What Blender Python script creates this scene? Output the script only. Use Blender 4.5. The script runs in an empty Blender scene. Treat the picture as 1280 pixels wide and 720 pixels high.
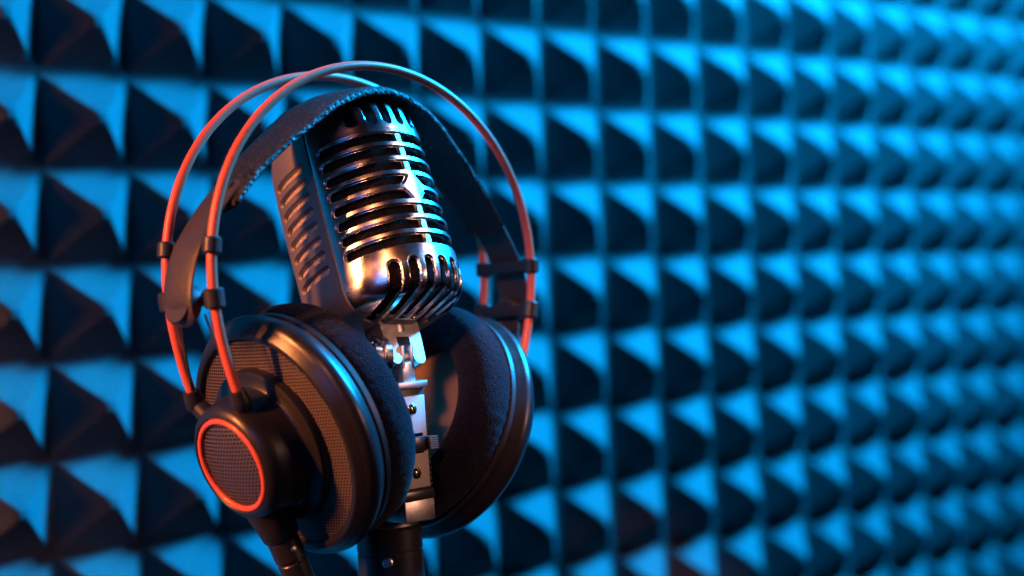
import bpy, bmesh, math, random
import numpy as np
from mathutils import Vector, Matrix, noise

random.seed(7)
PI = math.pi
C = bpy.context.scene.collection
scene = bpy.context.scene

# ------------------------------------------------------------------ camera frame -> world frame
# The foam wall is the X-Z plane of the world (Y runs into the wall); one foam cell is PITCH wide.
PITCH = 0.05
FPX = 2057.4
_a, _b, _c = -0.0060, -0.7131, -0.0354
_Rx = np.array([[1, 0, 0], [0, math.cos(_a), -math.sin(_a)], [0, math.sin(_a), math.cos(_a)]])
_Ry = np.array([[math.cos(_b), 0, math.sin(_b)], [0, 1, 0], [-math.sin(_b), 0, math.cos(_b)]])
_Rz = np.array([[math.cos(_c), -math.sin(_c), 0], [math.sin(_c), math.cos(_c), 0], [0, 0, 1]])
RW = _Rz @ _Rx @ _Ry
TW = np.array([-4.9364, -3.2408, 17.0228]) * PITCH
ZOFF = 1.45
FLIP = np.array([[1, 0, 0], [0, 0, 1], [0, -1, 0]])     # wall x, depth, up


def dirw(v):
    return Vector((FLIP @ (RW.T @ np.array(v, float))).tolist())


def ptw(v):
    return dirw(np.array(v, float) - TW) + Vector((0, 0, ZOFF))


def frame_matrix(o, x, y, z):
    m = Matrix.Identity(4)
    for k, d in enumerate((x, y, z)):
        w = dirw(d)
        for r in range(3):
            m[r][k] = w[r]
    p = ptw(o)
    for r in range(3):
        m[r][3] = p[r]
    return m


# ------------------------------------------------------------------ camera
cam_d = bpy.data.cameras.new('camera')
cam = bpy.data.objects.new('camera', cam_d)
C.objects.link(cam)
cam_d.sensor_width = 36.0
cam_d.lens = FPX / 1280 * 36.0
cam_d.clip_start = 0.02
cam_d.clip_end = 50
cam.matrix_world = frame_matrix((0, 0, 0), (1, 0, 0), (0, -1, 0), (0, 0, -1))
cam_d.dof.use_dof = True
cam_d.dof.focus_distance = 0.652
cam_d.dof.aperture_fstop = 4.0
cam_d.dof.aperture_blades = 9
scene.camera = cam

# ------------------------------------------------------------------ world, lamps, exposure
world = bpy.data.worlds.new('World')
scene.world = world
world.use_nodes = True
bg = world.node_tree.nodes['Background']
bg.inputs[0].default_value = (0.02, 0.25, 1.0, 1)
bg.inputs[1].default_value = 0.003


def area(name, loc, target, size, size_y, color, power, spread=180):
    d = bpy.data.lights.new(name, 'AREA')
    d.shape = 'RECTANGLE'
    d.size, d.size_y = size, size_y
    d.color = color
    d.energy = power
    d.spread = math.radians(spread)
    o = bpy.data.objects.new(name, d)
    C.objects.link(o)
    o.location = loc
    o.rotation_euler = (Vector(target) - Vector(loc)).to_track_quat('-Z', 'Y').to_euler()
    return o


OBJ = ptw((-0.061, -0.0, 0.672))
area('cyan_softbox', (1.00, -0.41, ZOFF + 0.56), (0.52, -0.02, ZOFF + 0.12), 0.34, 0.34, (0.0015, 0.38, 1.0), 56, 98)
area('orange_lamp', (-0.62, -0.165, ZOFF + 0.06), OBJ + Vector((-0.01, -0.05, -0.01)), 0.045, 0.42, (1.0, 0.29, 0.085), 0.70, 34)
area('orange_column_helper', (-0.10, -0.015, ZOFF - 0.2), (0, -0.012, ZOFF - 0.2), 0.010, 0.9, (1.0, 0.36, 0.14), 0.07, 60)  # added light to brown the first foam column, not a known lamp
area('blue_fill', ptw((-0.35, -0.25, -0.25)), OBJ, 0.36, 0.40, (0.002, 0.25, 1.0), 1.3)
area('pink_fill', ptw((0.52, -0.50, 0.69)), OBJ, 0.16, 0.16, (1.0, 0.62, 0.66), 0.0075, 14)
area('warm_fill', ptw((0.62, -0.12, 0.42)), OBJ + Vector((0.02, -0.03, -0.075)), 0.12, 0.2, (1.0, 0.46, 0.30), 0.030, 17)
slider_helper_d = bpy.data.lights.new('orange_slider_helper', 'SPOT')  # added spot that warms the far slider and ear cup, no known source
slider_helper = bpy.data.objects.new('orange_slider_helper', slider_helper_d)
C.objects.link(slider_helper)
slider_helper_d.color, slider_helper_d.energy = (1.0, 0.29, 0.085), 44.0
slider_helper_d.spot_size, slider_helper_d.spot_blend, slider_helper_d.shadow_soft_size = math.radians(7.5), 0.7, 0.05
_tg = OBJ + Vector((0.085, -0.005, -0.045))
slider_helper.location = _tg + Vector((-0.70, -0.54, 0.50)) * 0.9
slider_helper.rotation_euler = (_tg - slider_helper.location).to_track_quat('-Z', 'Y').to_euler()

scene.view_settings.view_transform = 'Standard'
scene.view_settings.look = 'None'
scene.view_settings.exposure = 0
scene.view_settings.gamma = 1
scene.view_settings.use_curve_mapping = False
scene.cycles.use_denoising = True
scene.cycles.max_bounces = 8


# ------------------------------------------------------------------ materials
def mat(name, base, rough=0.5, metal=0.0, bump=None, bump_scale=200, spec=0.5, var=0.0, var_scale=60, sheen=0.0,
        coat=0.0, rough_var=0.0, sheen_tint=(1, 1, 1, 1), bump_dist=0.0004, aniso=None):
    m = bpy.data.materials.new(name)
    m.use_nodes = True
    nt = m.node_tree
    p = nt.nodes['Principled BSDF']
    p.inputs['Base Color'].default_value = (*base, 1)
    p.inputs['Roughness'].default_value = rough
    p.inputs['Metallic'].default_value = metal
    p.inputs['Specular IOR Level'].default_value = spec
    p.inputs['Sheen Weight'].default_value = sheen
    p.inputs['Sheen Tint'].default_value = sheen_tint
    p.inputs['Coat Weight'].default_value = coat
    tc = nt.nodes.new('ShaderNodeTexCoord')
    if bump:
        n = nt.nodes.new('ShaderNodeTexNoise')
        n.inputs['Scale'].default_value = bump_scale
        n.inputs['Detail'].default_value = 4
        nt.links.new(tc.outputs['Object'], n.inputs['Vector'])
        b = nt.nodes.new('ShaderNodeBump')
        b.inputs['Strength'].default_value = bump
        b.inputs['Distance'].default_value = bump_dist
        nt.links.new(n.outputs['Fac'], b.inputs['Height'])
        nt.links.new(b.outputs['Normal'], p.inputs['Normal'])
    if var:
        n = nt.nodes.new('ShaderNodeTexNoise')
        n.inputs['Scale'].default_value = var_scale
        n.inputs['Detail'].default_value = 5
        nt.links.new(tc.outputs['Object'], n.inputs['Vector'])
        r = nt.nodes.new('ShaderNodeMapRange')
        r.inputs['From Min'].default_value = 0.3
        r.inputs['From Max'].default_value = 0.7
        r.inputs['To Min'].default_value = 1 - var
        r.inputs['To Max'].default_value = 1 + var
        nt.links.new(n.outputs['Fac'], r.inputs['Value'])
        mx = nt.nodes.new('ShaderNodeVectorMath')
        mx.operation = 'SCALE'
        mx.inputs[0].default_value = base
        nt.links.new(r.outputs['Result'], mx.inputs['Scale'])
        nt.links.new(mx.outputs['Vector'], p.inputs['Base Color'])
    if rough_var:
        n = nt.nodes.new('ShaderNodeTexNoise')
        n.inputs['Scale'].default_value = 90
        n.inputs['Detail'].default_value = 6
        nt.links.new(tc.outputs['Object'], n.inputs['Vector'])
        r = nt.nodes.new('ShaderNodeMapRange')
        r.inputs['From Min'].default_value = 0.3
        r.inputs['From Max'].default_value = 0.7
        r.inputs['To Min'].default_value = rough - rough_var
        r.inputs['To Max'].default_value = rough + rough_var
        nt.links.new(n.outputs['Fac'], r.inputs['Value'])
        nt.links.new(r.outputs['Result'], p.inputs['Roughness'])
    return m


def perforated(name, base, pitch, hole, rough=0.45, metal=1.0):
    """sheet metal with a hexagonal field of real (see-through) holes"""
    m = bpy.data.materials.new(name)
    m.use_nodes = True
    nt = m.node_tree
    p = nt.nodes['Principled BSDF']
    p.inputs['Base Color'].default_value = (*base, 1)
    p.inputs['Roughness'].default_value = rough
    p.inputs['Metallic'].default_value = metal
    out = nt.nodes['Material Output']
    tc = nt.nodes.new('ShaderNodeTexCoord')
    sep = nt.nodes.new('ShaderNodeSeparateXYZ')
    nt.links.new(tc.outputs['Object'], sep.inputs[0])

    def math_(op, a, b=None):
        n = nt.nodes.new('ShaderNodeMath')
        n.operation = op
        for k, v in enumerate((a, b)):
            if v is None:
                continue
            if isinstance(v, (int, float)):
                n.inputs[k].default_value = v
            else:
                nt.links.new(v, n.inputs[k])
        return n.outputs[0]

    def cell(v, period, off):
        q = math_('DIVIDE', v, period)
        q = math_('ADD', q, off)
        q = math_('FRACT', q)
        q = math_('SUBTRACT', q, 0.5)
        return math_('MULTIPLY', q, period)
    ds = []
    for off in (0.0, 0.5):
        x = cell(sep.outputs[0], pitch, off)
        y = cell(sep.outputs[1], pitch * 1.732, off)
        ds.append(math_('SQRT', math_('ADD', math_('MULTIPLY', x, x), math_('MULTIPLY', y, y))))
    d = math_('MINIMUM', ds[0], ds[1])
    mask = math_('LESS_THAN', d, hole)
    tr = nt.nodes.new('ShaderNodeBsdfTransparent')
    mix = nt.nodes.new('ShaderNodeMixShader')
    nt.links.new(mask, mix.inputs[0])
    nt.links.new(p.outputs[0], mix.inputs[1])
    nt.links.new(tr.outputs[0], mix.inputs[2])
    nt.links.new(mix.outputs[0], out.inputs[0])
    b = nt.nodes.new('ShaderNodeBump')
    b.inputs['Strength'].default_value = 0.6
    b.inputs['Distance'].default_value = 0.0003
    nt.links.new(math_('MINIMUM', d, hole * 1.5), b.inputs['Height'])
    nt.links.new(b.outputs[0], p.inputs['Normal'])
    return m


M = {
    'foam': mat('acoustic_foam', (0.09, 0.09, 0.092), 0.95, bump=0.5, bump_scale=900, spec=0.1, var=0.12, var_scale=300),
    'plaster': mat('painted_wall', (0.2, 0.2, 0.2), 0.9, bump=0.2, bump_scale=80),
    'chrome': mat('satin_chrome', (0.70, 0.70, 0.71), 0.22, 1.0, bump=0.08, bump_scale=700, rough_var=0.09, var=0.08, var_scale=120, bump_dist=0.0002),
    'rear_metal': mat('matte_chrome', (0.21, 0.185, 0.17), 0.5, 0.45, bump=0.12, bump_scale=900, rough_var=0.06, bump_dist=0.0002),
    'spine': mat('brushed_spine', (0.75, 0.75, 0.75), 0.35, 1.0, bump=0.9, bump_scale=900, bump_dist=0.0005),
    'liner': mat('slot_foam', (0.012, 0.012, 0.012), 1.0, bump=1.0, bump_scale=1400, spec=0.05, var=0.5, var_scale=900, bump_dist=0.001),
    'rear_liner_lit': mat('side_foam_lit', (0.50, 0.42, 0.36), 1.0, bump=1.0, bump_scale=1300, spec=0.05, var=0.4, var_scale=900, bump_dist=0.001),  # same foam as in the front slots; orange light painted in as paler, warmer colour
    'steel': mat('plated_steel', (0.56, 0.54, 0.52), 0.4, 1.0, bump=0.15, bump_scale=500, rough_var=0.08),
    'slider': mat('grey_slider', (0.22, 0.22, 0.23), 0.35, 0.3, bump=0.1, bump_scale=600),
    'plate': mat('switch_plate', (0.55, 0.5, 0.47), 0.55, 0.5, bump=0.15, bump_scale=700, rough_var=0.05),
    'brass': mat('brass_screw', (0.75, 0.62, 0.35), 0.25, 1.0),
    'black_plastic': mat('black_plastic', (0.018, 0.018, 0.02), 0.42, bump=0.1, bump_scale=900),
    'black_metal': mat('black_metal', (0.02, 0.02, 0.022), 0.3, 0.0, spec=0.6, bump=0.05, bump_scale=600),
    'rim': mat('gunmetal_rim', (0.016, 0.016, 0.018), 0.31, 0.0, bump=0.08, bump_scale=900, rough_var=0.05),
    'hub': mat('satin_black_hub', (0.013, 0.013, 0.015), 0.36, 0.0, bump=0.12, bump_scale=1200, rough_var=0.05),
    'grille': perforated('perforated_grille', (0.17, 0.135, 0.115), 0.00150, 0.00054, rough=0.55, metal=0.3),
    'hub_grille': perforated('hub_grille', (0.20, 0.165, 0.145), 0.00180, 0.00070, rough=0.4, metal=0.5),
    'void': mat('dark_cloth', (0.008, 0.008, 0.008), 1.0, spec=0.0),
    'velour': mat('black_velour', (0.0065, 0.008, 0.014), 0.95, bump=1.0, bump_scale=1300, spec=0.05, var=0.9, var_scale=1300, sheen=0.06, bump_dist=0.0009),
    'cloth': mat('driver_cloth', (0.24, 0.17, 0.13), 1.0, bump=0.5, bump_scale=1500, spec=0.05, var=0.15),
    'rod': mat('coral_rod', (0.75, 0.13, 0.07), 0.36, spec=0.5, coat=0.0, bump=0.05, bump_scale=300),
    'ring': mat('orange_ring', (0.85, 0.13, 0.05), 0.35, spec=0.5, coat=0.2),
    'leather': mat('black_leather', (0.010, 0.010, 0.012), 0.40, bump=1.0, bump_scale=620, spec=0.32, rough_var=0.1, bump_dist=0.0022),
    'strap': mat('dark_strap', (0.035, 0.03, 0.028), 0.5, bump=0.5, bump_scale=500, spec=0.5, rough_var=0.1),
    'clip': mat('dark_clip', (0.028, 0.026, 0.025), 0.38, 0.2, bump=0.2, bump_scale=500, rough_var=0.06),
    'cord': mat('black_cord', (0.02, 0.02, 0.02), 0.6),
    'cable': mat('rubber_cable', (0.02, 0.02, 0.021), 0.55, bump=0.2, bump_scale=600),
}


# ------------------------------------------------------------------ helpers
def link(name, me, parent=None, smooth=35):
    o = bpy.data.objects.new(name, me)
    C.objects.link(o)
    if parent is not None:
        o.parent = parent
    if smooth and len(me.polygons):
        me.polygons.foreach_set('use_smooth', [True] * len(me.polygons))
        me.set_sharp_from_angle(angle=math.radians(smooth))
    return o


def from_bm(name, bm, m, parent=None, smooth=35):
    bmesh.ops.recalc_face_normals(bm, faces=bm.faces)
    me = bpy.data.meshes.new(name)
    bm.to_mesh(me)
    bm.free()
    me.materials.append(M[m])
    return link(name, me, parent, smooth)


def add_box(bm, lo, hi, bevel=0.0, seg=2, mtx=None):
    lo, hi = Vector(lo), Vector(hi)
    r = bmesh.ops.create_cube(bm, size=1.0)
    vs = r['verts']
    for v in vs:
        v.co = Vector(((lo[k] + hi[k]) / 2 + v.co[k] * (hi[k] - lo[k]) for k in range(3)))
    if bevel:
        es = list({e for v in vs for e in v.link_edges})
        rb = bmesh.ops.bevel(bm, geom=es, offset=bevel, segments=seg, affect='EDGES', profile=0.5)
        vs = list({v for f in rb['faces'] for v in f.verts} | {v for v in vs if v.is_valid})
    if mtx is not None:
        for v in vs:
            v.co = mtx @ v.co
    return vs


def add_lathe(bm, prof, seg=96, mtx=None):
    """profile of (r, z) turned about z"""
    rings = []
    for r, z in prof:
        if r < 1e-7:
            v = bm.verts.new((0, 0, z))
            rings.append([v])
        else:
            rings.append([bm.verts.new((r * math.cos(2 * PI * k / seg), r * math.sin(2 * PI * k / seg), z)) for k in range(seg)])
    for A, B in zip(rings, rings[1:]):
        for k in range(seg):
            k2 = (k + 1) % seg
            if len(A) == 1 and len(B) == 1:
                continue
            if len(A) == 1:
                bm.faces.new((A[0], B[k], B[k2]))
            elif len(B) == 1:
                bm.faces.new((A[k], A[k2], B[0]))
            else:
                bm.faces.new((A[k], A[k2], B[k2], B[k]))
    if mtx is not None:
        for R in rings:
            for v in R:
                v.co = mtx @ v.co


def add_tube(bm, pts, radius, seg=16, cap=True, up=None):
    pts = [Vector(p) for p in pts]
    n = len(pts)
    rad = radius if isinstance(radius, (list, tuple)) else [radius] * n
    rings = []
    ref = Vector(up) if up else Vector((0, 1, 0))
    for i in range(n):
        t = (pts[min(i + 1, n - 1)] - pts[max(i - 1, 0)]).normalized()
        s = ref - t * ref.dot(t)
        if s.length < 1e-5:
            s = Vector((1, 0, 0)) - t * t.x
        s.normalize()
        b = t.cross(s)
        ref = s
        rings.append([bm.verts.new(pts[i] + (s * math.cos(2 * PI * k / seg) + b * math.sin(2 * PI * k / seg)) * rad[i]) for k in range(seg)])
    for A, B in zip(rings, rings[1:]):
        for k in range(seg):
            bm.faces.new((A[k], A[(k + 1) % seg], B[(k + 1) % seg], B[k]))
    if cap:
        bm.faces.new(rings[0][::-1])
        bm.faces.new(rings[-1])


def axis_matrix(o, z, ref=(0, 1, 0)):
    z = Vector(z).normalized()
    x = Vector(ref).cross(z)
    if x.length < 1e-4:
        x = Vector((1, 0, 0)).cross(z)
    x.normalize()
    y = z.cross(x)
    m = Matrix.Identity(4)
    for r in range(3):
        m[r][0], m[r][1], m[r][2], m[r][3] = x[r], y[r], z[r], o[r]
    return m


def smooth_curve(P, n):
    """Catmull-Rom through P"""
    P = [np.array(p, float) for p in P]
    P = [2 * P[0] - P[1]] + P + [2 * P[-1] - P[-2]]
    out = []
    segs = len(P) - 3
    for i in range(n):
        u = i / (n - 1) * segs
        k = min(int(u), segs - 1)
        t = u - k
        a, b, c, d = P[k:k + 4]
        out.append(0.5 * ((2 * b) + (c - a) * t + (2 * a - 5 * b + 4 * c - d) * t * t + (3 * b - a - 3 * c + d) * t ** 3))
    return out


def thing(name, label, cat, mtx):
    o = bpy.data.objects.new(name, None)
    C.objects.link(o)
    o.empty_display_size = 0.02
    o.matrix_world = mtx
    o['label'] = label
    o['category'] = cat
    return o


# ------------------------------------------------------------------ the wall and its foam pyramids
bm = bmesh.new()
add_box(bm, (-0.9, 0.012, ZOFF - 0.95), (2.6, 0.08, ZOFF + 0.95))
wall = from_bm('wall', bm, 'plaster')
wall['kind'] = 'structure'

HGT = 0.425          # pyramid height in pitches
GAP = 0.09          # flat valley between pyramids


def pyramid_mesh():
    hs = (0.06, 0.10, 0.16, 0.30, 0.55, 0.78, 0.85, 0.90, 0.945, 1.0)
    ts = [-v for v in hs[::-1]] + [0.0] + list(hs)
    n = len(ts) - 1
    bm = bmesh.new()
    grid = []
    for y in ts:
        row = []
        for x in ts:
            d = max(abs(x), abs(y))                      # 0 in the middle, 1 at the cell edge
            d = 0.5 * (d + 0.095 + math.sqrt((d - 0.095) ** 2 + 0.0009))       # blunt tip
            e = 1 - GAP - d
            h = 0.5 * (e + math.sqrt(e * e + 0.0030))                            # soft valley
            row.append(bm.verts.new((x * PITCH / 2, -h * HGT * PITCH / (1 - GAP - 0.10), y * PITCH / 2)))
        grid.append(row)
    for j in range(n):
        for i in range(n):
            a, b, c, d = grid[j][i], grid[j][i + 1], grid[j + 1][i + 1], grid[j + 1][i]
            if (i < n // 2) == (j < n // 2):
                bm.faces.new((a, b, c)); bm.faces.new((a, c, d))
            else:
                bm.faces.new((a, b, d)); bm.faces.new((b, c, d))
    me = bpy.data.meshes.new('foam_pyramid')
    bmesh.ops.recalc_face_normals(bm, faces=bm.faces)
    bm.to_mesh(me)
    bm.free()
    me.materials.append(M['foam'])
    return me


I0, I1, J0, J1 = -1, 26, -2, 9
bm = bmesh.new()
add_box(bm, (I0 * PITCH, 0.0015, ZOFF - J1 * PITCH), (I1 * PITCH, 0.0115, ZOFF - J0 * PITCH))
foam = from_bm('acoustic_foam_panel', bm, 'foam')
foam['label'] = 'blue lit acoustic foam wall panel covered in rows of pyramids behind the microphone'
foam['category'] = 'foam panel'
pm = pyramid_mesh()
for j in range(J0, J1):
    for i in range(I0, I1):
        o = bpy.data.objects.new('foam_pyramid', pm)
        C.objects.link(o)
        o.parent = foam
        o.location = ((i + 0.5) * PITCH, 0, ZOFF - (j + 0.5) * PITCH)
        # soft foam is never quite even
        o.scale = (1, 1 + random.uniform(-0.06, 0.06), 1)
        o.rotation_euler = (random.uniform(-0.018, 0.018), random.uniform(-0.012, 0.012), random.uniform(-0.018, 0.018))
pm.polygons.foreach_set('use_smooth', [True] * len(pm.polygons))
pm.set_sharp_from_angle(angle=math.radians(60))

# ------------------------------------------------------------------ microphone
MX, MY, MZ = (np.array(v) for v in ((0.714, 0.026, 0.700), (0.643, -0.421, -0.640), (-0.278, -0.907, 0.317)))
MO = np.array((-0.0613, -0.0258, 0.6784))
mic = thing('studio_microphone', 'vintage chrome ribbed microphone tilted on the black stand, inside the headphones',
            'microphone', frame_matrix(MO, -MX, MY, MZ))
SA, SB, SN = 0.028, 0.0351, 2.24
SEAM = 0.0086
SP = 0.0065           # slot pitch


def mic_section(th):
    c, s = np.cos(th), np.sin(th)
    return (SA * np.sign(s) * np.abs(s) ** (2 / SN), SB * np.sign(c) * np.abs(c) ** (2 / SN))


def mic_profile():
    """(k, z): scale of the section against height, bottom to top"""
    P = []
    for t in np.linspace(0, 1, 24):                       # shallow underside
        k = 0.10 + t * 0.72
        P.append((k, -0.0470 + 0.0058 * (k ** 2.2)))
    k0, z0 = P[-1]
    for t in np.linspace(0, 1, 14)[1:]:                   # turned corner
        a = t * PI / 2
        P.append((k0 + (1 - k0) * math.sin(a) ** 0.9, z0 + (-0.0325 - z0) * (1 - math.cos(a)) ** 1.05))
    for t in np.linspace(0, 1, 40)[1:]:
        z = -0.0325 + t * 0.0595
        P.append((1 - 0.02 * max(0, (z - 0.0) / 0.027) ** 2, z))
    for t in np.linspace(0, 1, 30)[1:]:                   # domed top
        a = t * PI / 2
        P.append((0.98 * math.cos(a) ** 0.30, 0.027 + 0.0230 * math.sin(a) ** 1.15))
    P[-1] = (0.03, P[-1][1])
    P = np.array(P)
    # resample by length on the front meridian
    L = np.r_[0, np.cumsum(np.hypot(np.diff(P[:, 0]) * SB, np.diff(P[:, 1])))]
    return P, L


def build_mic():
    P, L = mic_profile()
    ds = 0.00022
    nv = int(L[-1] / ds)
    w = np.linspace(0, L[-1], nv)
    K = np.interp(w, L, P[:, 0])
    Z = np.interp(w, L, P[:, 1])
    # angle resampled by arc length of the section
    th = np.linspace(0, 2 * PI, 4001)
    X, Y = mic_section(th)
    LA = np.r_[0, np.cumsum(np.hypot(np.diff(X), np.diff(Y)))]
    nu = int(LA[-1] / ds)
    ua = np.linspace(0, LA[-1], nu, endpoint=False)
    TH = np.interp(ua, LA, th)
    SX, SY = mic_section(TH)
    U = np.where(ua > LA[-1] / 2, ua - LA[-1], ua)         # signed arc length from the front centre
    x = K[:, None] * SX[None]
    y = K[:, None] * SY[None]
    z = np.repeat(Z[:, None], nu, 1)
    Pn = np.stack([x, y, z], -1)
    du = np.roll(Pn, -1, 1) - np.roll(Pn, 1, 1)
    dv = np.gradient(Pn, axis=0)
    N = np.cross(du, dv)
    N /= np.linalg.norm(N, axis=-1, keepdims=True) + 1e-12
    if (N[nv // 2, 0] @ np.array([0, 1, 0])) < 0:
        N = -N

    def arc_at(yv):                                        # arc length where the section passes y = yv on the side
        h = U[(U > 0)]
        yy = SY[(U > 0)]
        o = np.argsort(-yy)
        return np.interp(-yv, -yy[o], h[o])
    sd = np.full(x.shape, 1.0)
    UU = np.repeat(U[None], nv, 0)
    aU = np.abs(UU)
    body = (z > -0.031) & (z < 0.0275)
    ue = arc_at(0.0128)
    h = 0.00228
    em = (np.abs(x) / 0.0078) ** 0.62 + (np.abs(z) / 0.0120) ** 0.62 - 1     # raised emblem left standing in the middle
    em = em * 0.0026
    for k in range(1, 9):
        zk = SP * (4.5 - k)
        q = np.hypot(np.maximum(aU - (ue - h), 0), z - zk) - h
        if k in (4, 5):
            q = np.maximum(q, -em)
            q = np.where(y > 0, q, 1.0) if False else q
        sd = np.where(body, np.minimum(sd, q), sd)
    sdr = np.full(x.shape, 1.0)
    u1, u2 = arc_at(0.0043), arc_at(-0.0190)
    hr = 0.00185
    for k in range(0, 9):
        zk = SP * (4.5 - k)
        q = np.hypot(np.maximum(np.abs(aU - (u1 + u2) / 2) - ((u2 - u1) / 2 - hr), 0), z - zk) - hr
        if k >= 1:
            sdr = np.where(body, np.minimum(sdr, q), sdr)
    W = np.repeat(w[:, None], nu, 1)
    wz = lambda zz, top: np.interp(zz, Z, w)
    w_lo1 = np.interp(-0.0302, Z, w)
    w_lo0 = w[np.argmax(K > 0.30)]
    w_hi0 = np.interp(0.0290, Z, w)
    w_hi1 = w[-1] - (w[::-1][np.argmax(K[::-1] > 0.42)] * 0 + (w[-1] - w[nv - 1 - np.argmax(K[::-1] > 0.42)]))
    front = y > 0.004
    pv = 0.0069
    for k in range(6):
        # bottom slots fan in a little towards the centre as they run under
        fan = 0.72 + 0.28 * K[:, None]
        xk = (k - 2.5) * pv * fan
        hw = 0.0022
        q = np.hypot(x - xk, np.maximum(np.abs(W - (w_lo0 + w_lo1) / 2) - ((w_lo1 - w_lo0) / 2 - hw), 0)) - hw
        sd = np.where(front & (z < -0.026), np.minimum(sd, q), sd)
        xk = (k - 2.5) * pv * (0.90 + 0.10 * K[:, None])
        q = np.hypot(x - xk, np.maximum(np.abs(W - (w_hi0 + w_hi1) / 2) - ((w_hi1 - w_hi0) / 2 - hw), 0)) - hw
        sd = np.where(front & (z > 0.0265), np.minimum(sd, q), sd)

    def depth(s, D, lip):
        t = np.clip((lip - s) / (2 * lip), 0, 1)
        a = np.where(t < 0.55, lip * 0.9 * (1 - np.sqrt(np.maximum(0, 1 - (t / 0.55) ** 2))), 0)
        b = np.where(t >= 0.55, lip * 0.9 + (D - lip * 0.9) * (t - 0.55) / 0.45, 0)
        return a + b
    dep = depth(sd, 0.0011, 0.00013) + depth(sdr, 0.0013, 0.00026)
    # seam between the two shells
    sm = np.abs(y - SEAM)
    dep = dep + 0.00045 * np.exp(-(sm / 0.00028) ** 2) * (dep < 0.0004)
    Q = Pn - N * dep[..., None]
    idx = np.arange(nv * nu).reshape(nv, nu)
    a, b = idx[:-1], idx[1:]
    F = np.stack([a, np.roll(a, -1, 1), np.roll(b, -1, 1), b], -1).reshape(-1, 4)
    hole = ((sd < -0.00026) | (sdr < -0.0005)).reshape(-1)
    keep = ~hole[F].all(1)
    ymid = y.reshape(-1)[F].mean(1)

    def part(name, sel, material, src=Q, skip=1):
        f = F[sel]
        used, inv = np.unique(f, return_inverse=True)
        me = bpy.data.meshes.new(name)
        me.from_pydata(src.reshape(-1, 3)[used].tolist(), [], inv.reshape(-1, 4).tolist())
        me.materials.append(M[material])
        me.update()
        o = link(name, me, mic, 0)
        me.polygons.foreach_set('use_smooth', [True] * len(me.polygons))
        return o
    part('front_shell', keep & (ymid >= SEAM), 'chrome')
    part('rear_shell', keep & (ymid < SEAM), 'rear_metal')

    # foam liner behind the slots, on a coarser grid
    for name, off, sel, material in (('foam_liner', 0.0030, y >= SEAM + 0.001, 'liner'), ('side_foam_lit', 0.0018, y < SEAM - 0.001, 'rear_liner_lit')):
        st = 5
        src = (Pn - N * off)[::st, ::st]
        m2 = sel[::st, ::st]
        r, c = src.shape[:2]
        id2 = np.arange(r * c).reshape(r, c)
        f2 = np.stack([id2[:-1], np.roll(id2[:-1], -1, 1), np.roll(id2[1:], -1, 1), id2[1:]], -1).reshape(-1, 4)
        okk = m2.reshape(-1)[f2].all(1)
        zz = src.reshape(-1, 3)[:, 2][f2].mean(1)
        f2 = f2[okk & (zz > -0.0435)]
        used, inv = np.unique(f2, return_inverse=True)
        me = bpy.data.meshes.new(name)
        me.from_pydata(src.reshape(-1, 3)[used].tolist(), [], inv.reshape(-1, 4).tolist())
        me.materials.append(M[material])
        link(name, me, mic, 0)
        me.polygons.foreach_set('use_smooth', [True] * len(me.polygons))


build_mic()
# narrow vertical spine seen through the slots
bm = bmesh.new()
zs = np.linspace(-0.0262, 0.0262, 40)
L_, R_ = [], []
for zz in zs:
    kk = 1 - 0.02 * max(0, zz / 0.027) ** 2
    for S, sx in ((L_, -0.00115), (R_, 0.00115)):
        S.append([bm.verts.new((sx, SB * kk - d, zz)) for d in (0.0008, 0.0026)])
for q in range(len(zs) - 1):
    bm.faces.new((L_[q][0], R_[q][0], R_[q + 1][0], L_[q + 1][0]))
    bm.faces.new((L_[q][1], L_[q][0], L_[q + 1][0], L_[q + 1][1]))
    bm.faces.new((R_[q][0], R_[q][1], R_[q + 1][1], R_[q + 1][0]))
from_bm('spine_strip', bm, 'spine', mic)

# fork under the head (moves with the head)
bm = bmesh.new()


def fork_outline():
    # front view (x, z) of a U fork: wide at the top, two rounded legs
    pts = [(-0.0106, -0.0420), (0.0106, -0.0420), (0.0092, -0.0600)]
    for t in np.linspace(0, PI, 10):
        pts.append((0.0062 + 0.0030 * math.cos(t), -0.0606 - 0.0030 * math.sin(t)))
    pts += [(0.0033, -0.0520), (-0.0033, -0.0520)]
    for t in np.linspace(0, PI, 10):
        pts.append((-0.0062 + 0.0030 * math.cos(t), -0.0606 - 0.0030 * math.sin(t)))
    pts += [(-0.0092, -0.0600)]
    return pts


fo = fork_outline()
A_ = [bm.verts.new((px, 0.0046, pz)) for px, pz in fo]
B_ = [bm.verts.new((px, -0.0052, pz)) for px, pz in fo]
fa = bm.faces.new(A_)
fb = bm.faces.new(B_[::-1])
for q in range(len(fo)):
    q2 = (q + 1) % len(fo)
    bm.faces.new((A_[q], B_[q], B_[q2], A_[q2]))
bmesh.ops.bevel(bm, geom=[e for e in bm.edges if e.calc_face_angle(0) and e.calc_face_angle() > 0.9], offset=0.0006, segments=2, affect='EDGES')
fork = from_bm('swivel_fork', bm, 'steel', mic, 30)
bm = bmesh.new()
add_lathe(bm, [(0, -0.0500), (0.0048, -0.0500), (0.0052, -0.0490), (0.0052, -0.0440), (0, -0.0440)], 64)
from_bm('neck_collar', bm, 'steel', mic, 30)
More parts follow.
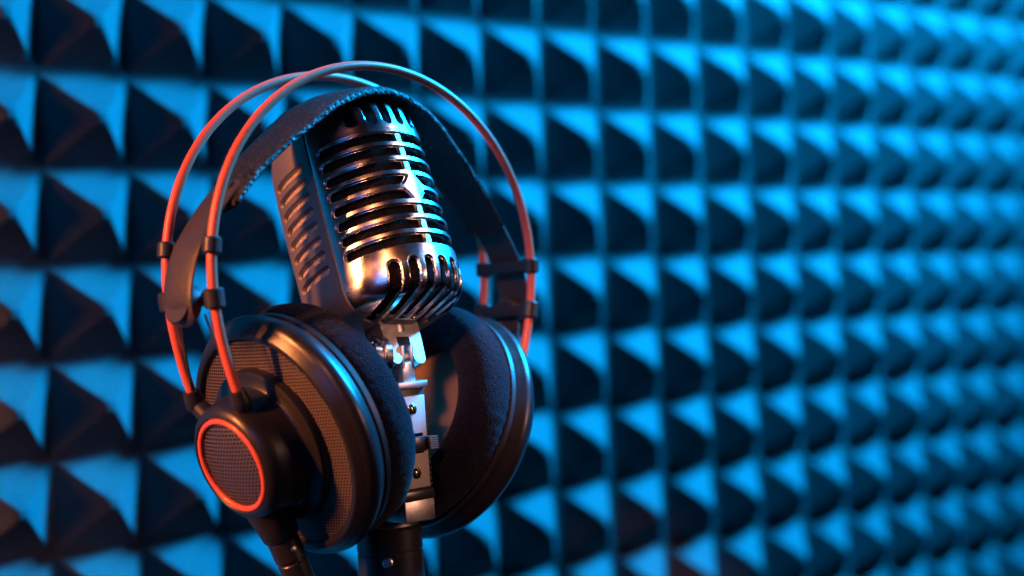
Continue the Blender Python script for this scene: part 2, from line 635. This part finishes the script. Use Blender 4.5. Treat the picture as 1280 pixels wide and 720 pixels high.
# barrel of the swivel, its ringed end faces left
bm = bmesh.new()
mt = axis_matrix((0.0104, 0, -0.0590), (1, 0, 0), (0, 0, 1))
add_lathe(bm, [(0.0, 0.0), (0.0085, 0.0), (0.0085, 0.0030), (0.0080, 0.0036), (0.0074, 0.0038), (0.0074, 0.0060), (0.0079, 0.0064), (0.0079, 0.0078), (0.0073, 0.0086),
               (0.0066, 0.0086), (0.0061, 0.0080), (0.0061, 0.0040), (0, 0.0040)], 64, mt)
from_bm('swivel_barrel', bm, 'chrome', mic, 30)
bm = bmesh.new()
add_lathe(bm, [(0, 0.0047), (0.0059, 0.0047), (0.0059, 0.0042)], 48, mt)
from_bm('barrel_cap', bm, 'black_metal', mic)

# ---- upright block with the switch (kept upright under the pivot)
PIV = MO + MZ * (-0.0605)
SZ = np.array((-0.07, -0.997, 0.0)); SZ /= np.linalg.norm(SZ)
SX_ = np.array((0.714, 0.0, 0.70)); SX_ -= SZ * (SX_ @ SZ); SX_ /= np.linalg.norm(SX_)
SX_ = -SX_
SY_ = np.cross(SZ, SX_)
S_m = frame_matrix(PIV, SX_, SY_, SZ)
M_inv = mic.matrix_world.inverted()




def sblock(name, bm, m, smooth=35, parent=None):
    o = from_bm(name, bm, m, parent or mic, smooth)
    o.matrix_local = (M_inv @ S_m) if parent is None else Matrix.Identity(4)
    return o


bm = bmesh.new()
add_box(bm, (-0.0033, -0.0040, -0.0088), (0.0033, 0.0044, -0.0005), 0.0006)
for sx in (-1, 1):
    add_box(bm, (sx * 0.0023 - 0.0010, -0.0040, -0.0035), (sx * 0.0023 + 0.0010, 0.0044, 0.0062), 0.0005)
sblock('swivel_tongue', bm, 'steel')
bm = bmesh.new()
add_lathe(bm, [(0, -0.006), (0.0026, -0.006), (0.0026, 0.006), (0, 0.006)], 24, axis_matrix((0, 0.0005, 0.001), (1, 0, 0), (0, 0, 1)))
sblock('pivot_pin', bm, 'steel')
bm = bmesh.new()
add_box(bm, (-0.0078, -0.032, -0.0112), (0.0078, 0.0066, -0.0084), 0.0005)
sblock('cap_plate', bm, 'steel')
bm = bmesh.new()
add_box(bm, (-0.0074, -0.034, -0.0540), (0.0074, 0.0046, -0.0108), 0.0005)
for k in range(18):                                         # fine serration down the edge of the block
    z = -0.0165 - k * 0.0021
    for sx in (-1, 1):
        add_box(bm, (sx * 0.0076 - 0.0004, 0.0030, z - 0.0006), (sx * 0.0076 + 0.0004, 0.0047, z + 0.0006))
body = sblock('switch_block', bm, 'black_plastic')
bm = bmesh.new()
add_box(bm, (-0.0082, -0.034, -0.0560), (0.0082, 0.0056, -0.0520), 0.0004)
sblock('base_band', bm, 'black_metal')
bm = bmesh.new()
add_box(bm, (-0.0078, -0.033, -0.0642), (0.0078, 0.0056, -0.0557), 0.0005)
sblock('base_block', bm, 'steel')
bm = bmesh.new()
add_box(bm, (-0.0066, 0.0040, -0.0510), (0.0066, 0.0052, -0.0142), 0.0003)
plate = sblock('switch_plate', bm, 'plate')
bm = bmesh.new()
add_box(bm, (-0.0040, 0.0050, -0.0372), (0.0036, 0.0057, -0.0292), 0.0002)
sblock('switch_recess', bm, 'void', parent=plate)
bm = bmesh.new()
add_box(bm, (-0.0034, 0.0054, -0.0362), (0.0030, 0.0086, -0.0304), 0.0004)
add_box(bm, (-0.0066, 0.0056, -0.0358), (-0.0030, 0.0100, -0.0308), 0.0005)
sblock('switch_slider', bm, 'black_metal', parent=plate)
bm = bmesh.new()
for k in range(6):
    z = -0.0356 + k * 0.00090
    add_box(bm, (-0.0074, 0.0060, z), (-0.0034, 0.0108, z + 0.00045))
sblock('slider_grip', bm, 'slider', parent=plate)
for z in (-0.0195, -0.0450):
    bm = bmesh.new()
    mt = axis_matrix((0.0004, 0.0050, z), (0, 1, 0), (0, 0, 1))
    add_lathe(bm, [(0.0023, 0), (0.0023, 0.0004), (0.0019, 0.0009), (0.0010, 0.0012), (0, 0.0013)], 32, mt)
    sc = sblock('screw', bm, 'brass', parent=plate)
    bm = bmesh.new()
    rot = Matrix.Rotation(0.35, 4, 'Z')
    add_box(bm, (-0.0003, -0.0019, 0.0008), (0.0003, 0.0019, 0.00142), mtx=mt @ rot)
    bm2 = from_bm('screw_slot', bm, 'void', plate)

# ------------------------------------------------------------------ stand
stand = thing('microphone_stand', 'black upright microphone stand pole with thin steel collar under the microphone', 'stand', S_m)
PC = (0.0, -0.0150)


def at_pole(prof):
    return prof, Matrix.Translation((PC[0], PC[1], 0.0027))


bm = bmesh.new()
pr, mt = at_pole([(0, -0.0700), (0.0128, -0.0700), (0.0134, -0.0708), (0.0134, -0.0790), (0.0131, -0.0794), (0.0131, -0.0802), (0.0134, -0.0806), (0.0134, -0.150), (0.0120, -0.152), (0.0120, -0.30), (0, -0.30)])
add_lathe(bm, pr, 64, mt)
from_bm('pole', bm, 'black_metal', stand, 30)
bm = bmesh.new()
pr, mt = at_pole([(0, -0.0668), (0.0112, -0.0668), (0.0122, -0.0674), (0.0122, -0.0694), (0.0112, -0.0700), (0, -0.0700)])
add_lathe(bm, pr, 64, mt)
from_bm('collar', bm, 'steel', stand, 30)
bm = bmesh.new()
add_lathe(bm, [(0, 0), (0.0022, 0), (0.0022, 0.0012), (0.0016, 0.0017), (0, 0.0018)], 24, axis_matrix((PC[0] + 0.0094, PC[1] + 0.0094, -0.0800), (1, 1, 0), (0, 0, 1)))
from_bm('clamp_screw', bm, 'steel', stand, 30)

# ------------------------------------------------------------------ headphones
HA, HB, HU = (np.array(v) for v in ((0.702, 0.036, 0.712), (0.712, -0.051, -0.700), (-0.011, -0.998, 0.061)))
HO = np.array((-0.0617, -0.0170, 0.6773))
hp = thing('headphones', 'open back headphones with orange double headband rods hung over the microphone', 'headphones',
           frame_matrix(HO, HA, -HB, HU))
RODY = 0.01475


def rod_r(phi):
    q = phi * phi
    return 0.0723 + 0.0078 * q - 0.0017 * q * q + 0.0002 * q ** 3


def rod_pt(phi, y):
    r = rod_r(phi)
    return Vector((r * math.sin(phi), y, r * math.cos(phi)))


def rod_at_z(z, side):
    lo, hi = 0.6, 2.3
    for _ in range(40):
        m = (lo + hi) / 2
        if rod_r(m) * math.cos(m) > z:
            lo = m
        else:
            hi = m
    return side * lo


PHE = math.radians(131.5)
for y in (-RODY, RODY):
    bm = bmesh.new()
    add_tube(bm, [rod_pt(-PHE + 2 * PHE * k / 140, y) for k in range(141)], 0.00192, 20)
    from_bm('headband_rod', bm, 'rod', hp)


def strip(bm, pts, widths, thick, nw=8, crown=0.0, edge=0.5):
    """a soft strap along pts (x, z) with its width along y and its thickness along the normal"""
    n = len(pts)
    rings = []
    for i in range(n):
        p = Vector((pts[i][0], 0, pts[i][1]))
        a, b = pts[max(i - 1, 0)], pts[min(i + 1, n - 1)]
        t = Vector((b[0] - a[0], 0, b[1] - a[1])).normalized()
        nn = Vector((-t.z, 0, t.x))
        if nn.dot(p) < 0:
            nn = -nn
        th = thick[i] if hasattr(thick, '__len__') else thick
        w = widths[i]
        ring = []
        m = 28
        for k in range(m):                                  # rounded-rectangle outline
            a_ = 2 * PI * k / m
            cx, cy = math.cos(a_), math.sin(a_)
            ex = 0.35
            yy = math.copysign(abs(cx) ** ex, cx) * w / 2
            hh = math.copysign(abs(cy) ** 0.55, cy) * th / 2
            ring.append(bm.verts.new(p + Vector((0, yy, 0)) + nn * (hh - crown * (2 * yy / max(w, 1e-6)) ** 2)))
        rings.append(ring)
    for A, B in zip(rings, rings[1:]):
        m = len(A)
        for k in range(m):
            bm.faces.new((A[k], A[(k + 1) % m], B[(k + 1) % m], B[k]))
    bm.faces.new(rings[0][::-1])
    bm.faces.new(rings[-1])


half = [(0, 0.0632), (0.010, 0.0618), (0.020, 0.0582), (0.030, 0.0525), (0.040, 0.0445), (0.050, 0.0362), (0.060, 0.0268), (0.0680, 0.0175), (0.0735, 0.0095)]
full = [(-a, b) for a, b in half[:0:-1]] + half
cur = smooth_curve(full, 121)
bm = bmesh.new()
ws, ths = [], []
for k, p in enumerate(cur):
    e = abs(k - 60) / 60
    w = 0.035 - 0.011 * min(1, max(0, (abs(p[0]) - 0.02) / 0.040)) ** 1.2
    if e > 0.93:
        w *= math.sqrt(max(0.02, 1 - ((e - 0.93) / 0.075) ** 2))
    ws.append(w)
    ths.append(0.0044 - 0.0016 * e)
strip(bm, cur, ws, ths, crown=0.0012)
for v in bm.verts:
    d = noise.noise(v.co * 160) * 0.0003
    v.co += v.co.normalized() * d
band = from_bm('leather_band', bm, 'leather', hp, 50)

for side in (-1, 1):
    P_ = [(0.0640, 0.0232), (0.0728, 0.0140), (0.0803, 0.0040), (0.0862, -0.0060), (0.0892, -0.0160), (0.0900, -0.0245), (0.0887, -0.0310), (0.0862, -0.0345)]
    cv = smooth_curve([(side * a, b) for a, b in P_], 60)
    ws = []
    for k in range(60):
        t = k / 59
        w = 0.0185 - 0.0005 * t
        if t > 0.86:
            w *= math.sqrt(max(0.25, 1 - ((t - 0.86) / 0.16) ** 2))
        ws.append(w)
    bm = bmesh.new()
    strip(bm, cv, ws, 0.0016, crown=0.0006)
    st = from_bm('slider_strap', bm, 'strap', hp, 50)
    # oval rivet joining strap and leather
    bm = bmesh.new()
    q = Vector((side * 0.0675, 0, 0.0182))
    nrm = Vector((side * 0.74, 0, 0.67))
    mt = axis_matrix(q + nrm * 0.0012, nrm, (0, 1, 0)) @ Matrix.Diagonal((0.8, 1.25, 1, 1))
    add_lathe(bm, [(0.0044, -0.0008), (0.0044, 0.0008), (0.0040, 0.0013), (0.0033, 0.0013), (0.0029, 0.0008), (0, 0.0008)], 40, mt)
    from_bm('rivet', bm, 'clip', st, 30)

    for z, rr, hl in ((-0.0050, 0.0036, 0.0031), (-0.0245, 0.0039, 0.0037)):
        ph = rod_at_z(z, side)
        tan = (rod_pt(ph + 0.01, 0) - rod_pt(ph - 0.01, 0)).normalized()
        # bar across both rods
        c0 = rod_pt(ph, 0)
        bm = bmesh.new()
        off = side * -0.0018
        add_box(bm, (c0.x + off - 0.0016, -RODY - 0.0008, z - 0.0026), (c0.x + off + 0.0016, RODY + 0.0008, z + 0.0026), 0.0006)
        bar = from_bm('cross_bar', bm, 'black_plastic', hp)
        for y in (-RODY, RODY):
            bm = bmesh.new()
            mt = axis_matrix(rod_pt(ph, y), tan, (0, 1, 0))
            add_lathe(bm, [(0.0020, -hl), (rr - 0.0006, -hl), (rr, -hl + 0.0006), (rr, hl - 0.0006), (rr - 0.0006, hl), (0.0020, hl)], 32, mt)
            from_bm('rod_clip', bm, 'clip', bar, 30)
    # thumb piece on the strap end with a round boss on the inside
    bm = bmesh.new()
    mt = axis_matrix((side * 0.0858, 0, -0.0262), (-side, 0, -0.12), (0, 1, 0))
    add_lathe(bm, [(0, -0.0042), (0.0074, -0.0042), (0.0078, -0.0034), (0.0078, 0.0016), (0.0070, 0.0024), (0.0052, 0.0024), (0.0048, 0.0018), (0.0022, 0.0018), (0.0018, 0.0024), (0, 0.0024)], 40, mt)
    from_bm('strap_boss', bm, 'strap', hp, 30)
    # thin elastic cords from the clips down to the rod sockets
    for y in (-RODY, RODY):
        bm = bmesh.new()
        e = rod_pt(side * math.radians(129), y)
        s0 = Vector((side * 0.0832, y * 0.55, -0.030))
        add_tube(bm, [s0, s0.lerp(e, 0.5) + Vector((0, 0, -0.0008)), e + Vector((side * 0.001, -y * 0.12, 0.001))], 0.00055, 8)
        from_bm('elastic_cord', bm, 'cord', hp)


# ---- ear cups (local frame: z outward, y up)
def cup_matrix(center, axis):
    z = Vector(axis).normalized()
    up = Vector((0, 0, 1)) - z * z.z
    up.normalize()
    x = up.cross(z)
    m = Matrix.Identity(4)
    for r in range(3):
        m[r][0], m[r][1], m[r][2], m[r][3] = x[r], up[r], z[r], center[r]
    return m


def arc(cr, cz, r, a0, a1, n=8):
    return [(cr + r * math.cos(math.radians(a0 + (a1 - a0) * k / n)), cz + r * math.sin(math.radians(a0 + (a1 - a0) * k / n))) for k in range(n + 1)]


def pad_mesh():
    nu, nv = 220, 56
    bm = bmesh.new()
    R = []
    for i in range(nu):
        th = 2 * PI * i / nu
        ring = []
        for j in range(nv):
            a = 2 * PI * j / nv
            ca, sa = math.cos(a), math.sin(a)
            e = 2 / 2.5
            r = 0.0386 + 0.0096 * math.copysign(abs(ca) ** e, ca)
            s = -0.0172 + 0.0102 * math.copysign(abs(sa) ** e, sa)
            p = Vector((r * math.cos(th), r * math.sin(th), s))
            wr = max(0.0, ca) ** 2 * max(0, 0.35 + sa) * 0.00035 * math.sin(th * 70 + 5 * noise.noise(Vector((math.cos(th) * 3, math.sin(th) * 3, 1))))
            lump = 0.0007 * noise.noise(p * 55) + 0.00022 * noise.noise(p * 420)
            d = Vector((ca * math.cos(th), ca * math.sin(th), sa))
            p += d * (wr + lump)
            ring.append(bm.verts.new(p))
        R.append(ring)
    for i in range(nu):
        for j in range(nv):
            bm.faces.new((R[i][j], R[(i + 1) % nu][j], R[(i + 1) % nu][(j + 1) % nv], R[i][(j + 1) % nv]))
    return bm


def build_cup(center, axis, proto=None):
    mtx = cup_matrix(center, axis)
    bm = bmesh.new()
    prof = [(0.0418, 0.0036), (0.0424, 0.0046), (0.0430, 0.0058)] + arc(0.0443, 0.0040, 0.0026, 120, 60, 4) + arc(0.0452, -0.0008, 0.0048, 62, -40, 12) + \
           [(0.0482, -0.0052), (0.0470, -0.0072), (0.044, -0.0080), (0.030, -0.0080), (0, -0.0080)]
    add_lathe(bm, prof, 128)
    cup = from_bm('ear_cup', bm, 'rim', hp, 40)
    cup.matrix_local = mtx

    def sub(name, prof, m, seg=96, sm=40):
        bm = bmesh.new()
        add_lathe(bm, prof, seg)
        return from_bm(name, bm, m, cup, sm)
    sub('grille', [(0.0425, 0.0042), (0.036, 0.0052), (0.0295, 0.0060)], 'grille')
    sub('inner_cloth', [(0.0420, 0.0024), (0, 0.0024)], 'void')
    sub('hub', [(0.0312, 0.0050), (0.0312, 0.0080), (0.0306, 0.0092), (0.0290, 0.0098), (0.0258, 0.0102), (0.0252, 0.0108), (0.0248, 0.0118), (0.0240, 0.0215), (0.0236, 0.0240),
                (0.0226, 0.0262), (0.0212, 0.0274), (0.0198, 0.0278), (0.0192, 0.0274), (0.0190, 0.0250), (0, 0.0250)], 'hub')
    sub('hub_ring', [(0.0180 + 0.00115 * math.cos(2 * PI * k / 12), 0.0270 + 0.0012 * math.sin(2 * PI * k / 12)) for k in range(13)], 'ring', sm=180)
    sub('hub_grille', [(0.0172, 0.0264), (0.0150, 0.0272), (0.011, 0.0280), (0.006, 0.0285), (0, 0.0287)], 'hub_grille', 64)
    sub('driver_cover', [(0.0325, -0.0086), (0.0325, -0.0098), (0.025, -0.0104), (0.0, -0.0106)], 'cloth')
    sub('pad_seat', [(0.0455, -0.0070), (0.0478, -0.0076), (0.0478, -0.0098), (0.0455, -0.0104)], 'black_plastic')
    from_bm('ear_pad', pad_mesh(), 'velour', cup, 180)
    # sockets that take the rods
    inv = mtx.inverted()
    side = 1 if center[0] > 0 else -1
    for y in (-RODY, RODY):
        p1 = inv @ rod_pt(side * PHE, y)
        p0 = inv @ rod_pt(side * math.radians(128.6), y)
        d = (p1 - p0).normalized()
        bm = bmesh.new()
        add_tube(bm, [p1 - d * 0.0052, p1 - d * 0.005, p1 - d * 0.001, p1 + d * 0.0012, p1 + d * 0.0026, p1 + d * 0.0034], [0.0022, 0.0034, 0.0038, 0.0038, 0.0030, 0.0008], 20)
        q = Vector((p1.x * 0.72, p1.y * 0.72, p1.z - 0.001))
        add_tube(bm, [p1, q], [0.0032, 0.0042], 16)
        from_bm('rod_socket', bm, 'black_plastic', cup, 40)
    return cup


near = build_cup((-0.0425, -0.0035, -0.0767), (-0.925, 0.0, -0.372))
far = build_cup((0.0512, 0.0053, -0.0746), (0.951, 0.0, -0.31))

# ---- cable leaving the near cup
NM = cup_matrix((-0.0425, -0.0035, -0.0767), (-0.925, 0.0, -0.372))


def np_(x, y, z):
    return NM @ Vector((x, y, z))


p0, p1 = np_(0.0005, -0.0185, 0.0180), np_(0.0015, -0.0350, 0.0170)
ax = (p1 - p0).normalized()
bm = bmesh.new()
add_lathe(bm, [(0.0098, -0.002), (0.0092, 0.004), (0.0080, 0.010), (0.0072, 0.0155), (0.0066, 0.0165), (0, 0.0165)], 40, axis_matrix(p0, ax, (0, 1, 0)))
sock = from_bm('cable_socket', bm, 'black_plastic', hp, 40)
bm = bmesh.new()
add_lathe(bm, [(0, 0.0160), (0.0058, 0.0160), (0.0058, 0.0168), (0.0062, 0.0172), (0.0062, 0.0250), (0.0057, 0.0256), (0.0057, 0.0264), (0.0060, 0.0268), (0.0058, 0.0360), (0.0050, 0.0420),
               (0.0042, 0.0480), (0.0036, 0.0600), (0.0022, 0.0620), (0, 0.062)], 40, axis_matrix(p0, ax, (0, 1, 0)))
plug = from_bm('cable_plug', bm, 'black_metal', hp, 30)
bm = bmesh.new()
side_dir = (Vector((-0.3, -1, 0.2)) - ax * ax.dot(Vector((-0.3, -1, 0.2)))).normalized()
sp = p0 + ax * 0.0208 + side_dir * 0.0059
add_lathe(bm, [(0.0012, 0), (0.0012, 0.0004), (0.0008, 0.0006), (0, 0.0006)], 16, axis_matrix(sp, side_dir, ax))
from_bm('plug_screw', bm, 'steel', plug, 30)
bm = bmesh.new()
e = p0 + ax * 0.060
add_tube(bm, smooth_curve([e, e + ax * 0.03, e + ax * 0.06 + Vector((0.002, 0, -0.006)), e + Vector((0.035, 0.01, -0.11)), e + Vector((0.04, 0.02, -0.20))], 50), 0.0021, 12)
from_bm('cable', bm, 'cable', hp)
